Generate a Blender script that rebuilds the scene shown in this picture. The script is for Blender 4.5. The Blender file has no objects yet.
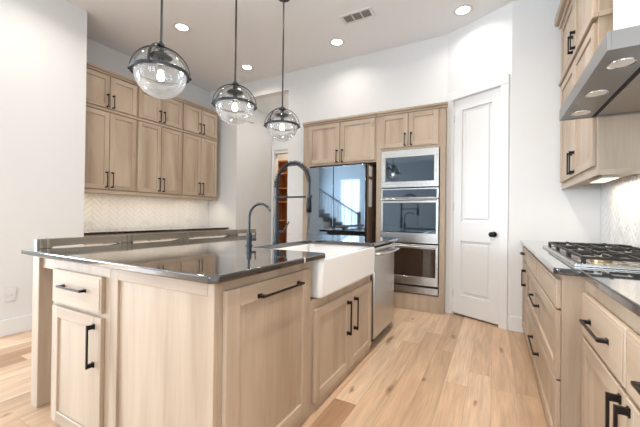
import bpy, bmesh, math, random
from mathutils import Vector, Matrix
random.seed(7)
PI = math.pi
scene = bpy.context.scene
col = scene.collection

# ------------------------------------------------------------------ camera
cam_d = bpy.data.cameras.new('camera'); cam = bpy.data.objects.new('camera', cam_d); col.objects.link(cam)
yaw, pitch, roll = math.radians(28.461), math.radians(0.324), math.radians(0.708)
Fw = Vector((-math.sin(yaw)*math.cos(pitch), math.cos(yaw)*math.cos(pitch), math.sin(pitch)))
Rt = Vector((math.cos(yaw), math.sin(yaw), 0)); Up = Rt.cross(Fw)
R2 = Rt*math.cos(roll) + Up*math.sin(roll); U2 = Up*math.cos(roll) - Rt*math.sin(roll)
m = Matrix((R2, U2, -Fw)).transposed().to_4x4(); m.translation = Vector((0, 0, 1.134))
cam.matrix_world = m
cam_d.sensor_width = 36; cam_d.lens = 321.413/640*36; cam_d.clip_start = 0.02
scene.camera = cam

# ------------------------------------------------------------------ world, exposure
w = bpy.data.worlds.new('sky'); scene.world = w; w.use_nodes = True
w.node_tree.nodes['Background'].inputs[0].default_value = (0.80, 0.90, 1.0, 1)
w.node_tree.nodes['Background'].inputs[1].default_value = 1.5
vs = scene.view_settings
vs.view_transform = 'Standard'; vs.look = 'None'; vs.gamma = 1; vs.use_curve_mapping = False
vs.exposure = -1.42

def area(name, loc, rot, sx, sy, power, color):
    l = bpy.data.lights.new(name, 'AREA'); l.shape = 'RECTANGLE'; l.size = sx; l.size_y = sy
    l.energy = power; l.color = color
    o = bpy.data.objects.new(name, l); col.objects.link(o); o.location = loc; o.rotation_euler = rot
    return o
DAY = (0.76, 0.885, 1.0)
# daylight through the living room windows behind the camera (built below; all but the first are unseen, added for light)
WINS = [(-6.74, -5.85, 0.5, 2.7), (-1.5, -0.1, 0.4, 2.7), (0.5, 1.9, 0.4, 2.7)]
for (a, b, c, d) in WINS:
    area('window_daylight', ((a+b)/2, -4.93, (c+d)/2), (-PI/2, 0, PI), b-a, d-c, (50 if a < -5 else 125)*(b-a)*(d-c)/2.2, DAY)
area('window_daylight', (-7.93, -2.4, 1.6), (0, -PI/2, 0), 2.0, 3.0, 1700, DAY)

# ------------------------------------------------------------------ mesh builder
class MB:
    def __init__(s): s.bm = bmesh.new()
    def box(s, x0, x1, y0, y1, z0, z1, mat=0, bev=0.0, seg=1):
        t = bmesh.new()
        bmesh.ops.create_cube(t, size=1)
        for v in t.verts:
            v.co = Vector((x0+(x1-x0)*(v.co.x+.5), y0+(y1-y0)*(v.co.y+.5), z0+(z1-z0)*(v.co.z+.5)))
        if bev > 0:
            bmesh.ops.bevel(t, geom=t.edges[:], offset=bev, segments=seg, affect='EDGES', profile=.5)
        s.merge(t, mat, seg > 1); return s
    def merge(s, t, mat=0, smooth=False, M=None):
        mp = {}
        for v in t.verts: mp[v] = s.bm.verts.new(M @ v.co if M else v.co)
        for f in t.faces:
            try: g = s.bm.faces.new([mp[v] for v in f.verts])
            except ValueError: continue
            g.material_index = mat; g.smooth = smooth
        t.free()
    def loft(s, loops, mat=0, close=False, caps=True, smooth=True, ring=True):
        L = [[s.bm.verts.new(p) for p in lp] for lp in loops]; n = len(L[0])
        rng = range(len(L)) if close else range(len(L)-1)
        for i in rng:
            a, b = L[i], L[(i+1) % len(L)]
            for j in range(n if ring else n-1):
                f = s.bm.faces.new((a[j], a[(j+1) % n], b[(j+1) % n], b[j])); f.material_index = mat; f.smooth = smooth
        if caps and not close:
            for q in (L[0][::-1], L[-1]):
                f = s.bm.faces.new(q); f.material_index = mat
        return s
    def tube(s, pts, r, n=10, mat=0, caps=True, smooth=True):
        pts = [Vector(p) for p in pts]; loops = []; prev = None
        rr = r if isinstance(r, (list, tuple)) else [r]*len(pts)
        for i, p in enumerate(pts):
            d = (pts[min(i+1, len(pts)-1)] - pts[max(i-1, 0)]).normalized()
            if prev is None:
                a = d.orthogonal().normalized()
            else:
                a = (prev - d*prev.dot(d)).normalized()
            prev = a; b = d.cross(a)
            loops.append([p + (a*math.cos(2*PI*k/n) + b*math.sin(2*PI*k/n))*rr[i] for k in range(n)])
        return s.loft(loops, mat, False, caps, smooth)
    def lathe(s, prof, c=(0, 0, 0), n=32, mat=0, caps=True, smooth=True, axis='z'):
        loops = []
        for r, z in prof:
            lp = []
            for k in range(n):
                a = 2*PI*k/n; x, y = r*math.cos(a), r*math.sin(a)
                if axis == 'z': q = (c[0]+x, c[1]+y, c[2]+z)
                elif axis == 'y': q = (c[0]+x, c[1]-z, c[2]+y)
                else: q = (c[0]+z, c[1]+x, c[2]+y)
                lp.append(q)
            loops.append(lp)
        return s.loft(loops, mat, False, caps, smooth)
    def prism(s, poly, z0, z1, mat=0, bev=0):
        t = bmesh.new()
        a = [t.verts.new((x, y, z0)) for x, y in poly]; b = [t.verts.new((x, y, z1)) for x, y in poly]
        t.faces.new(a[::-1]); t.faces.new(b); n = len(a)
        for i in range(n): t.faces.new((a[i], a[(i+1) % n], b[(i+1) % n], b[i]))
        bmesh.ops.recalc_face_normals(t, faces=t.faces[:])
        if bev: bmesh.ops.bevel(t, geom=t.edges[:], offset=bev, segments=3, affect='EDGES', profile=.5)
        s.merge(t, mat, bool(bev)); return s
    def build(s, name, mats, parent=None, loc=None, rot=0, recalc=True):
        if recalc: bmesh.ops.recalc_face_normals(s.bm, faces=s.bm.faces[:])
        s.bm.normal_update()
        for f in s.bm.faces:
            if f.smooth and max(abs(f.normal.x), abs(f.normal.y), abs(f.normal.z)) > .9995 and f.calc_area() > .004: f.smooth = False
        for e in s.bm.edges:
            if len(e.link_faces) == 2 and e.calc_face_angle(0) > .7: e.smooth = False
        me = bpy.data.meshes.new(name); s.bm.to_mesh(me); s.bm.free()
        for mm in (mats if isinstance(mats, (list, tuple)) else [mats]): me.materials.append(mm)
        o = bpy.data.objects.new(name, me); col.objects.link(o)
        if parent: o.parent = parent
        if loc: o.location = loc
        if rot: o.rotation_euler = (0, 0, rot)
        return o

def tag(o, label=None, cat=None, group=None, kind=None):
    if label: o['label'] = label
    if cat: o['category'] = cat
    if group: o['group'] = group
    if kind: o['kind'] = kind
    return o
def thing(name, label, cat, loc=(0, 0, 0), rotz=0, group=None):
    o = bpy.data.objects.new(name, None); col.objects.link(o)
    o.location = loc; o.rotation_euler = (0, 0, rotz); o.empty_display_size = .1
    return tag(o, label, cat, group)
def struct(name, mb, mat, parent=None, **k):
    o = mb.build(name, mat, parent, **k); o['kind'] = 'structure'; return o
def copy_tree(o, parent=None):
    c = o.copy(); col.objects.link(c)
    if parent: c.parent = parent
    for ch in list(o.children): copy_tree(ch, c)
    return c

# ------------------------------------------------------------------ materials
def newmat(name):
    mt = bpy.data.materials.new(name); mt.use_nodes = True
    nt = mt.node_tree; return mt, nt, nt.nodes['Principled BSDF']
def plain(name, c, rough=.5, metal=0, coat=0, spec=None, emit=None, es=0):
    mt, nt, b = newmat(name)
    b.inputs['Base Color'].default_value = (*c, 1); b.inputs['Roughness'].default_value = rough
    b.inputs['Metallic'].default_value = metal; b.inputs['Coat Weight'].default_value = coat
    if spec is not None: b.inputs['Specular IOR Level'].default_value = spec
    if emit: b.inputs['Emission Color'].default_value = (*emit, 1); b.inputs['Emission Strength'].default_value = es
    return mt
def N(nt, t, **k):
    n = nt.nodes.new(t)
    for a, v in k.items(): setattr(n, a, v)
    return n
def mth(nt, op, a, b=None, c=None):
    n = nt.nodes.new('ShaderNodeMath'); n.operation = op
    for i, v in enumerate((a, b, c)):
        if v is None: continue
        if isinstance(v, (int, float)): n.inputs[i].default_value = v
        else: nt.links.new(v, n.inputs[i])
    return n.outputs[0]
def paint(name, c, rough=.6, bump=.02):
    mt, nt, b = newmat(name)
    tc = N(nt, 'ShaderNodeTexCoord'); no = N(nt, 'ShaderNodeTexNoise'); no.inputs['Scale'].default_value = 180
    nt.links.new(tc.outputs['Object'], no.inputs['Vector'])
    bp = N(nt, 'ShaderNodeBump'); bp.inputs['Strength'].default_value = bump; bp.inputs['Distance'].default_value = .002
    nt.links.new(no.outputs[0], bp.inputs['Height']); nt.links.new(bp.outputs[0], b.inputs['Normal'])
    b.inputs['Base Color'].default_value = (*c, 1); b.inputs['Roughness'].default_value = rough
    return mt
def wood(name, axis, dark, mid, light, rough=.42, scale=1.0, knots=True):
    mt, nt, b = newmat(name)
    tc = N(nt, 'ShaderNodeTexCoord'); oi = N(nt, 'ShaderNodeObjectInfo')
    mul = N(nt, 'ShaderNodeMath', operation='MULTIPLY'); mul.inputs[1].default_value = 37.0
    nt.links.new(oi.outputs['Random'], mul.inputs[0])
    add = N(nt, 'ShaderNodeVectorMath', operation='ADD')
    nt.links.new(tc.outputs['Object'], add.inputs[0]); nt.links.new(mul.outputs[0], add.inputs[1])
    def mp(along, across):
        mpn = N(nt, 'ShaderNodeMapping'); s = [across*scale]*3; s['xyz'.index(axis)] = along*scale
        mpn.inputs['Scale'].default_value = s; nt.links.new(add.outputs[0], mpn.inputs['Vector']); return mpn.outputs[0]
    n1 = N(nt, 'ShaderNodeTexNoise'); n1.inputs['Scale'].default_value = 1; n1.inputs['Detail'].default_value = 5
    n1.inputs['Distortion'].default_value = .6; nt.links.new(mp(.8, 6.5), n1.inputs['Vector'])
    n2 = N(nt, 'ShaderNodeTexNoise'); n2.inputs['Scale'].default_value = 1; n2.inputs['Detail'].default_value = 3
    nt.links.new(mp(4, 110), n2.inputs['Vector'])
    v = mth(nt, 'ADD', mth(nt, 'MULTIPLY', n1.outputs[0], .86), mth(nt, 'MULTIPLY', n2.outputs[0], .14))
    cr = N(nt, 'ShaderNodeValToRGB'); e = cr.color_ramp.elements
    e[0].position = .33; e[0].color = (*dark, 1); e[1].position = .66; e[1].color = (*light, 1)
    k = e.new(.5); k.color = (*mid, 1)
    nt.links.new(v, cr.inputs[0]); out = cr.outputs[0]
    if knots:
        vo = N(nt, 'ShaderNodeTexVoronoi'); vo.inputs['Scale'].default_value = 1; nt.links.new(mp(1.1, 3.2), vo.inputs['Vector'])
        mr = N(nt, 'ShaderNodeMapRange'); mr.inputs[1].default_value = .03; mr.inputs[2].default_value = .085
        mr.inputs[3].default_value = .5; mr.inputs[4].default_value = 0; nt.links.new(vo.outputs['Distance'], mr.inputs[0])
        mx = N(nt, 'ShaderNodeMix', data_type='RGBA'); nt.links.new(mr.outputs[0], mx.inputs[0])
        nt.links.new(out, mx.inputs[6]); mx.inputs[7].default_value = (dark[0]*.5, dark[1]*.42, dark[2]*.36, 1); out = mx.outputs[2]
    nt.links.new(out, b.inputs['Base Color']); b.inputs['Roughness'].default_value = rough
    bp = N(nt, 'ShaderNodeBump'); bp.inputs['Strength'].default_value = .08; bp.inputs['Distance'].default_value = .002
    nt.links.new(n2.outputs[0], bp.inputs['Height']); nt.links.new(bp.outputs[0], b.inputs['Normal'])
    return mt

M = {}
M['wall'] = paint('wall_paint', (.745, .745, .74))
M['ceiling'] = paint('ceiling_paint', (.86, .87, .88))
M['trim'] = paint('white_trim_paint', (.77, .77, .765), .35, 0)
WD, WM, WL = (.365, .270, .190), (.460, .355, .262), (.53, .425, .322)
M['wv'] = wood('stained_wood_vertical', 'z', WD, WM, WL)
M['wh'] = wood('stained_wood_horizontal', 'x', WD, WM, WL)
M['wy'] = wood('stained_wood_depth', 'y', WD, WM, WL)
M['weathered'] = wood('weathered_wood', 'y', (.13, .11, .085), (.20, .17, .13), (.28, .24, .19), .4)
M['pine'] = wood('orange_pine', 'z', (.42, .17, .045), (.55, .24, .07), (.70, .36, .13), .4)
M['darkwood'] = wood('dark_wood', 'x', (.05, .03, .02), (.08, .05, .03), (.11, .07, .045), .3, knots=False)
M['black'] = plain('black_metal', (.012, .012, .013), .32, .6)
M['bronze'] = plain('dark_bronze', (.022, .018, .016), .35, .7)
M['gunmetal'] = plain('gunmetal', (.048, .052, .058), .32, .85)
M['steel'] = plain('stainless_steel', (.56, .55, .53), .27, 1)
M['hood_steel'] = plain('hood_brushed_steel', (.31, .305, .30), .36, 1)
M['duct'] = plain('grey_duct', (.30, .30, .30), .7)
M['steel_dark'] = plain('hood_filter_steel', (.42, .39, .36), .3, 1)
M['chrome'] = plain('chrome', (.75, .76, .78), .1, 1)
M['fridge'] = plain('tinted_mirror_finish', (.225, .275, .325), .04, 1)
M['fridge_side'] = plain('fridge_side', (.20, .13, .09), .4, .3)
M['oven_glass'] = plain('dark_oven_glass', (.13, .16, .19), .05, 1)
M['oven_glass_low'] = plain('dark_brown_oven_glass', (.035, .02, .014), .08, 0, 1)
M['iron'] = plain('cast_iron', (.018, .016, .015), .5, .2)
M['brass'] = plain('burner_brass', (.55, .42, .25), .35, .9)
M['fireclay'] = plain('white_fireclay', (.86, .85, .83), .08, 0, .6)
M['plastic'] = plain('white_plastic', (.72, .72, .71), .35)
M['void'] = plain('dark_gap', (.01, .01, .01), .8)
M['grout'] = plain('tile_grout', (.70, .69, .68), .8)
M['tile'] = plain('white_glazed_tile', (.79, .785, .775), .4)
M['bulb'] = plain('glowing_bulb', (1, .95, .85), .4, emit=(1, .90, .76), es=45)
M['can'] = plain('glowing_downlight', (1, 1, 1), .4, emit=(1, .93, .82), es=16)
M['strip'] = plain('glowing_strip', (1, 1, 1), .4, emit=(1, .84, .62), es=3)
M['hoodlamp'] = plain('hood_lamp_glass', (.80, .78, .72), .2)
M['pane'] = plain('bright_window_pane', (.8, .85, .9), .1, emit=(.86, .93, 1), es=1.2)
M['stairwall'] = paint('rear_wall_paint', (.50, .53, .55))  # shade of the rear room put into a greyer wall colour

def granite():
    mt, nt, b = newmat('polished_black_granite')
    tc = N(nt, 'ShaderNodeTexCoord')
    no = N(nt, 'ShaderNodeTexNoise'); no.inputs['Scale'].default_value = 90; no.inputs['Detail'].default_value = 4
    nt.links.new(tc.outputs['Object'], no.inputs['Vector'])
    cr = N(nt, 'ShaderNodeValToRGB'); e = cr.color_ramp.elements
    e[0].position = .58; e[0].color = (.010, .010, .012, 1); e[1].position = .72; e[1].color = (.07, .07, .075, 1)
    nt.links.new(no.outputs[0], cr.inputs[0])
    # pale veins: thin wavy lines running across the slab
    wv = N(nt, 'ShaderNodeTexNoise'); wv.inputs['Scale'].default_value = 1.3; wv.inputs['Detail'].default_value = 3
    nt.links.new(tc.outputs['Object'], wv.inputs['Vector'])
    sx = N(nt, 'ShaderNodeSeparateXYZ'); nt.links.new(tc.outputs['Object'], sx.inputs[0])
    d = mth(nt, 'SUBTRACT', mth(nt, 'SUBTRACT', sx.outputs[1], mth(nt, 'MULTIPLY', sx.outputs[0], .40)),
            mth(nt, 'ADD', mth(nt, 'MULTIPLY', wv.outputs[0], .16), 1.70))
    line = mth(nt, 'LESS_THAN', mth(nt, 'ABSOLUTE', d), .006)
    n3 = N(nt, 'ShaderNodeTexNoise'); n3.inputs['Scale'].default_value = 1.1; n3.inputs['Detail'].default_value = 4; n3.inputs['Distortion'].default_value = 1.5
    nt.links.new(tc.outputs['Object'], n3.inputs['Vector'])
    l2 = mth(nt, 'MULTIPLY', mth(nt, 'LESS_THAN', mth(nt, 'ABSOLUTE', mth(nt, 'SUBTRACT', n3.outputs[0], .5)), .0025), .25)
    mx = N(nt, 'ShaderNodeMix', data_type='RGBA'); nt.links.new(line, mx.inputs[0])
    nt.links.new(cr.outputs[0], mx.inputs[6]); mx.inputs[7].default_value = (.75, .73, .7, 1)
    nt.links.new(mx.outputs[2], b.inputs['Base Color'])
    b.inputs['Roughness'].default_value = .07; b.inputs['IOR'].default_value = 1.75
    b.inputs['Coat Weight'].default_value = 1; b.inputs['Coat Roughness'].default_value = .05; b.inputs['Coat IOR'].default_value = 1.6
    return mt
M['granite'] = granite()

def floor_mat():
    mt, nt, b = newmat('light_oak_planks')
    W, L = .142, 1.7
    tc = N(nt, 'ShaderNodeTexCoord'); sp = N(nt, 'ShaderNodeSeparateXYZ'); nt.links.new(tc.outputs['Object'], sp.inputs[0])
    X, Y = sp.outputs[0], sp.outputs[1]
    u = mth(nt, 'DIVIDE', mth(nt, 'ADD', X, 20.03), W); row = mth(nt, 'FLOOR', u); fu = mth(nt, 'FRACT', u)
    wn = N(nt, 'ShaderNodeTexWhiteNoise', noise_dimensions='1D'); nt.links.new(row, wn.inputs['W'])
    v = mth(nt, 'ADD', mth(nt, 'DIVIDE', mth(nt, 'ADD', Y, 20), L), mth(nt, 'MULTIPLY', wn.outputs[0], 5.3))
    cl = mth(nt, 'FLOOR', v); fv = mth(nt, 'FRACT', v)
    cx = N(nt, 'ShaderNodeCombineXYZ'); nt.links.new(row, cx.inputs[0]); nt.links.new(cl, cx.inputs[1])
    w2 = N(nt, 'ShaderNodeTexWhiteNoise', noise_dimensions='3D'); nt.links.new(cx.outputs[0], w2.inputs['Vector'])
    cr = N(nt, 'ShaderNodeValToRGB'); e = cr.color_ramp.elements
    e[0].position = 0; e[0].color = (.36, .20, .11, 1); e[1].position = 1; e[1].color = (.73, .535, .37, 1)
    for p_, c_ in ((.13, (.50, .335, .21, 1)), (.45, (.62, .42, .27, 1)), (.75, (.68, .485, .33, 1))):
        k = e.new(p_); k.color = c_
    nt.links.new(w2.outputs['Value'], cr.inputs[0])
    off = N(nt, 'ShaderNodeVectorMath', operation='MULTIPLY_ADD'); nt.links.new(w2.outputs['Color'], off.inputs[0])
    off.inputs[1].default_value = (30, 30, 30); nt.links.new(tc.outputs['Object'], off.inputs[2])
    def nz(s, det, dist=0):
        mp = N(nt, 'ShaderNodeMapping'); mp.inputs['Scale'].default_value = s; nt.links.new(off.outputs[0], mp.inputs[0])
        n = N(nt, 'ShaderNodeTexNoise'); n.inputs['Scale'].default_value = 1; n.inputs['Detail'].default_value = det
        n.inputs['Distortion'].default_value = dist; nt.links.new(mp.outputs[0], n.inputs['Vector']); return n.outputs[0]
    g = mth(nt, 'ADD', mth(nt, 'MULTIPLY', nz((14, 1.2, 1), 5, 1.2), .65), mth(nt, 'MULTIPLY', nz((120, 5, 1), 3), .35))
    mr = N(nt, 'ShaderNodeMapRange'); mr.inputs[1].default_value = .3; mr.inputs[2].default_value = .7
    mr.inputs[3].default_value = .68; mr.inputs[4].default_value = 1.18; nt.links.new(g, mr.inputs[0])
    mx = N(nt, 'ShaderNodeMix', data_type='RGBA', blend_type='MULTIPLY'); mx.inputs[0].default_value = 1
    nt.links.new(cr.outputs[0], mx.inputs[6]); nt.links.new(mr.outputs[0], mx.inputs[7])
    # knots
    mp = N(nt, 'ShaderNodeMapping'); mp.inputs['Scale'].default_value = (5.2, 1.5, 1)
    wob = N(nt, 'ShaderNodeTexNoise'); wob.inputs['Scale'].default_value = 5; wob.inputs['Detail'].default_value = 3; nt.links.new(off.outputs[0], wob.inputs['Vector'])
    wa = N(nt, 'ShaderNodeVectorMath', operation='MULTIPLY_ADD'); nt.links.new(wob.outputs['Color'], wa.inputs[0]); wa.inputs[1].default_value = (.05, .30, 0)
    nt.links.new(off.outputs[0], wa.inputs[2]); nt.links.new(wa.outputs[0], mp.inputs[0])
    vo = N(nt, 'ShaderNodeTexVoronoi', voronoi_dimensions='2D'); vo.inputs['Scale'].default_value = 1; nt.links.new(mp.outputs[0], vo.inputs['Vector'])
    kr = N(nt, 'ShaderNodeMapRange'); kr.inputs[1].default_value = .01; kr.inputs[2].default_value = .11
    kr.inputs[3].default_value = .9; kr.inputs[4].default_value = 0; nt.links.new(vo.outputs['Distance'], kr.inputs[0])
    sel = N(nt, 'ShaderNodeSeparateColor'); nt.links.new(vo.outputs['Color'], sel.inputs[0])
    nt.links.new(mth(nt, 'MULTIPLY_ADD', sel.outputs[1], .13, .03), kr.inputs[2])
    kf = mth(nt, 'MULTIPLY', kr.outputs[0], mth(nt, 'GREATER_THAN', sel.outputs[0], .66))
    m2 = N(nt, 'ShaderNodeMix', data_type='RGBA'); nt.links.new(kf, m2.inputs[0]); nt.links.new(mx.outputs[2], m2.inputs[6])
    m2.inputs[7].default_value = (.20, .10, .05, 1)
    # joints
    jx = mth(nt, 'GREATER_THAN', mth(nt, 'ABSOLUTE', mth(nt, 'SUBTRACT', fu, .5)), .5-.008)
    jy = mth(nt, 'GREATER_THAN', mth(nt, 'ABSOLUTE', mth(nt, 'SUBTRACT', fv, .5)), .5-.0009)
    j = mth(nt, 'MAXIMUM', jx, jy)
    m3 = N(nt, 'ShaderNodeMix', data_type='RGBA'); nt.links.new(mth(nt, 'MULTIPLY', j, .5), m3.inputs[0]); nt.links.new(m2.outputs[2], m3.inputs[6])
    m3.inputs[7].default_value = (.22, .13, .08, 1)
    nt.links.new(m3.outputs[2], b.inputs['Base Color']); b.inputs['Roughness'].default_value = .38
    bp = N(nt, 'ShaderNodeBump'); bp.inputs['Strength'].default_value = .15; bp.inputs['Distance'].default_value = .002
    nt.links.new(mth(nt, 'SUBTRACT', g, j), bp.inputs['Height']); nt.links.new(bp.outputs[0], b.inputs['Normal'])
    return mt
M['floor'] = floor_mat()

def glass(name, milky):
    mt = bpy.data.materials.new(name); mt.use_nodes = True; nt = mt.node_tree
    for n in list(nt.nodes):
        if n.type == 'BSDF_PRINCIPLED': nt.nodes.remove(n)
    out = [n for n in nt.nodes if n.type == 'OUTPUT_MATERIAL'][0]
    tr = N(nt, 'ShaderNodeBsdfTransparent'); tr.inputs[0].default_value = (.96, .97, .97, 1)
    gl = N(nt, 'ShaderNodeBsdfGlossy'); gl.inputs['Roughness'].default_value = .03
    fr = N(nt, 'ShaderNodeLayerWeight'); fr.inputs[0].default_value = .38
    mr = mth(nt, 'MULTIPLY_ADD', fr.outputs['Fresnel'], .75, .02)
    a = N(nt, 'ShaderNodeMixShader'); nt.links.new(mr, a.inputs[0]); nt.links.new(tr.outputs[0], a.inputs[1]); nt.links.new(gl.outputs[0], a.inputs[2])
    last = a
    if milky:
        df = N(nt, 'ShaderNodeBsdfTranslucent'); df.inputs[0].default_value = (.95, .95, .95, 1)
        d2 = N(nt, 'ShaderNodeBsdfDiffuse'); d2.inputs[0].default_value = (.9, .9, .9, 1)
        h = N(nt, 'ShaderNodeMixShader'); h.inputs[0].default_value = .5; nt.links.new(df.outputs[0], h.inputs[1]); nt.links.new(d2.outputs[0], h.inputs[2])
        c = N(nt, 'ShaderNodeMixShader'); c.inputs[0].default_value = milky
        nt.links.new(a.outputs[0], c.inputs[1]); nt.links.new(h.outputs[0], c.inputs[2]); last = c
    nt.links.new(last.outputs[0], out.inputs[0]); return mt
M['glass'] = glass('clear_globe_glass', 0)
M['seeded'] = glass('seeded_globe_glass', .20)

# ------------------------------------------------------------------ room shell
H = 3.317; XL = -3.91; XA = -4.49; YB = 4.09; XR = .852; YP = 3.76
struct('floor', MB().box(-8.1, 3.2, -5.1, 6.6, -.1, 0), M['floor'])
struct('ceiling', MB().box(-8.1, 3.2, -5.1, YB+.12, H, H+.1), M['ceiling'])
struct('ceiling_hall', MB().box(-5.0, -2.2, YB+.12, 6.6, 3.06, 3.16), M['ceiling'])
struct('wall_left', MB().box(XL-.12, XL, 1.08, 1.845, 0, H).box(XA, XL-.12, 1.725, 1.845, 0, H).box(-8.0, XL-.12, 1.08, 1.20, 0, H), M['wall'])
struct('wall_hutch', MB().box(XA-.12, XA, 1.725, YB+.12, 0, H), M['wall'])
struct('wall_back', MB().box(XA, -3.83, YB, YB+.12, 0, H).box(-3.83, -2.79, YB, YB+.12, 3.06, H).box(-2.79, -2.44, YB, YB+.12, 0, H)
       .box(-2.44, -.505, YB, YB+.12, 2.42, H), M['wall'])
struct('wall_niche', MB().box(-2.44, -.3, 4.75, 4.85, 0, 3.0).box(-2.56, -2.44, YB+.12, 4.75, 0, 3.0), M['wall'])
struct('wall_hall', MB().box(-3.95, -3.83, YB+.12, 5.06, 0, 3.06).box(-3.95, -3.765, 5.06, 5.18, 0, 3.06).box(-3.765, -2.84, 5.06, 5.18, 2.32, 3.06)
       .box(-2.84, -2.72, YB+.12, 5.18, 0, 3.06), M['wall'])
struct('wall_closet', MB().box(-5.0, -2.2, 6.1, 6.2, 0, 3.06).box(-5.0, -4.9, 5.18, 6.1, 0, 3.06).box(-2.3, -2.2, 5.18, 6.1, 0, 3.06), M['wall'])
struct('trim_hall', MB().box(-3.815, -3.765, 5.035, 5.06, 0, 2.38, bev=.003).box(-3.815, -2.86, 5.035, 5.06, 2.38, 2.46, bev=.003), M['trim'])
struct('wall_pantry', MB().box(.145, XR, YP, YP+.12, 0, H), M['wall'])
struct('wall_right', MB().box(XR, XR+.12, -1.6, YP+.12, 0, H).box(XR, 3.1, -1.72, -1.6, 0, H).box(3.0, 3.1, -5, -1.6, 0, H), M['wall'])
# rear walls of the living room behind the camera, with window openings
rw = MB(); xs = -8.0
for (a, b, c, d) in WINS:
    rw.box(xs, a, -5.1, -5.0, 0, H); rw.box(a, b, -5.1, -5.0, 0, c); rw.box(a, b, -5.1, -5.0, d, H); xs = b
rw.box(xs, 3.0, -5.1, -5.0, 0, H)
struct('wall_rear', rw, M['stairwall'])
struct('wall_far_left', MB().box(-8.1, -8.0, -5.1, -3.9, 0, H).box(-8.1, -8.0, -.9, 1.2, 0, H).box(-8.1, -8.0, -3.9, -.9, 0, .6).box(-8.1, -8.0, -3.9, -.9, 2.6, H), M['stairwall'])
def window(n, x0, x1, z0, z1, y):
    f = MB()
    for q in ((x0, x0+.05, z0, z1), (x1-.05, x1, z0, z1), (x0+.05, x1-.05, z0, z0+.05), (x0+.05, x1-.05, z1-.05, z1), ((x0+x1)/2-.015, (x0+x1)/2+.015, z0+.05, z1-.05)):
        f.box(q[0], q[1], y-.03, y+.03, q[2], q[3])
    o = struct('window_%d' % n, f, M['trim'])
    struct('pane', MB().box(x0+.05, x1-.05, y-.05, y-.045, z0+.05, z1-.05), M['pane'], o)
for i, (a, b, c, d) in enumerate(WINS): window(i+1, a, b, c, d, -5.03)
f = MB()
for q in ((-3.9, -3.85, .6, 2.6), (-.95, -.9, .6, 2.6), (-3.85, -.95, .6, .65), (-3.85, -.95, 2.55, 2.6), (-2.42, -2.38, .65, 2.55)): f.box(-8.05, -8.0, q[0], q[1], q[2], q[3])
w4 = struct('window_4', f, M['trim']); struct('pane', MB().box(-8.08, -8.075, -3.85, -.95, .65, 2.55), M['pane'], w4)  # unseen window, added to bring more light in from the far left

# angled wall with the pantry door
ang = math.atan2(YP-YB, .145+.505); AL = math.hypot(YP-YB, .65); AO = (-.505, YB, 0)
DX0, DX1, DH = .085, .625, 2.50
struct('wall_angled', MB().box(0, DX0, 0, .12, 0, H).box(DX1, AL, 0, .12, 0, H).box(DX0, DX1, 0, .12, DH, H), M['wall'], loc=AO, rot=ang)
cs = MB()
cs.box(.008, DX0, -.018, 0, 0, DH, bev=.003).box(DX1, DX1+.085, -.018, 0, 0, DH, bev=.003).box(.008, DX1+.085, -.02, 0, DH, DH+.09, bev=.003)
struct('trim_door', cs, M['trim'], loc=AO, rot=ang)
d = MB(); x0, x1 = DX0+.004, DX1-.004; st = .095
d.box(x0, x0+st, .012, .05, .022, DH-.006, bev=.002).box(x1-st, x1, .012, .05, .022, DH-.006, bev=.002)
for (a, b) in ((.022, .24), (.86, 1.08), (DH-.135, DH-.006)): d.box(x0+st, x1-st, .012, .05, a, b, bev=.002)
for (a, b) in ((.24, .86), (1.08, DH-.135)):
    d.box(x0+st, x1-st, .034, .048, a, b); d.box(x0+st+.03, x1-st-.03, .020, .050, a+.03, b-.03, bev=.009)
door = struct('door_1', d, M['trim'], loc=AO, rot=ang)
k = MB(); kx = x1-.06
k.lathe([(.001, .0), (.030, .0), (.030, .006), (.012, .010), (.011, .034), (.022, .040), (.028, .052), (.026, .064), (.014, .070), (.001, .071)], (kx, .012, .955), 24, axis='y')
k.build('door_knob', M['black'], door)
h = MB()
for z in (.25, 1.25, 2.28): h.box(x0-.006, x0+.008, .004, .014, z-.045, z+.045)
h.build('hinge', M['chrome'], door)
struct('trim_jamb', MB().box(DX0, DX0+.004, 0, .12, 0, DH).box(DX1-.004, DX1, 0, .12, 0, DH).box(DX0, DX1, 0, .12, DH-.004, DH).box(DX0, DX1, .07, .12, 0, DH), M['trim'], loc=AO, rot=ang)

struct('baseboard_left', MB().box(XL, XL+.015, 1.08, 1.845, 0, .15, bev=.004), M['trim'])
struct('baseboard_pantry', MB().box(.145, .27, YP-.018, YP, 0, .15, bev=.004), M['trim'])
struct('baseboard_hall', MB().box(-3.83, -3.815, YB, 5.03, 0, .14, bev=.003).box(-2.84, -2.44, YB-.015, YB, 0, .14, bev=.003), M['trim'])

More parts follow.
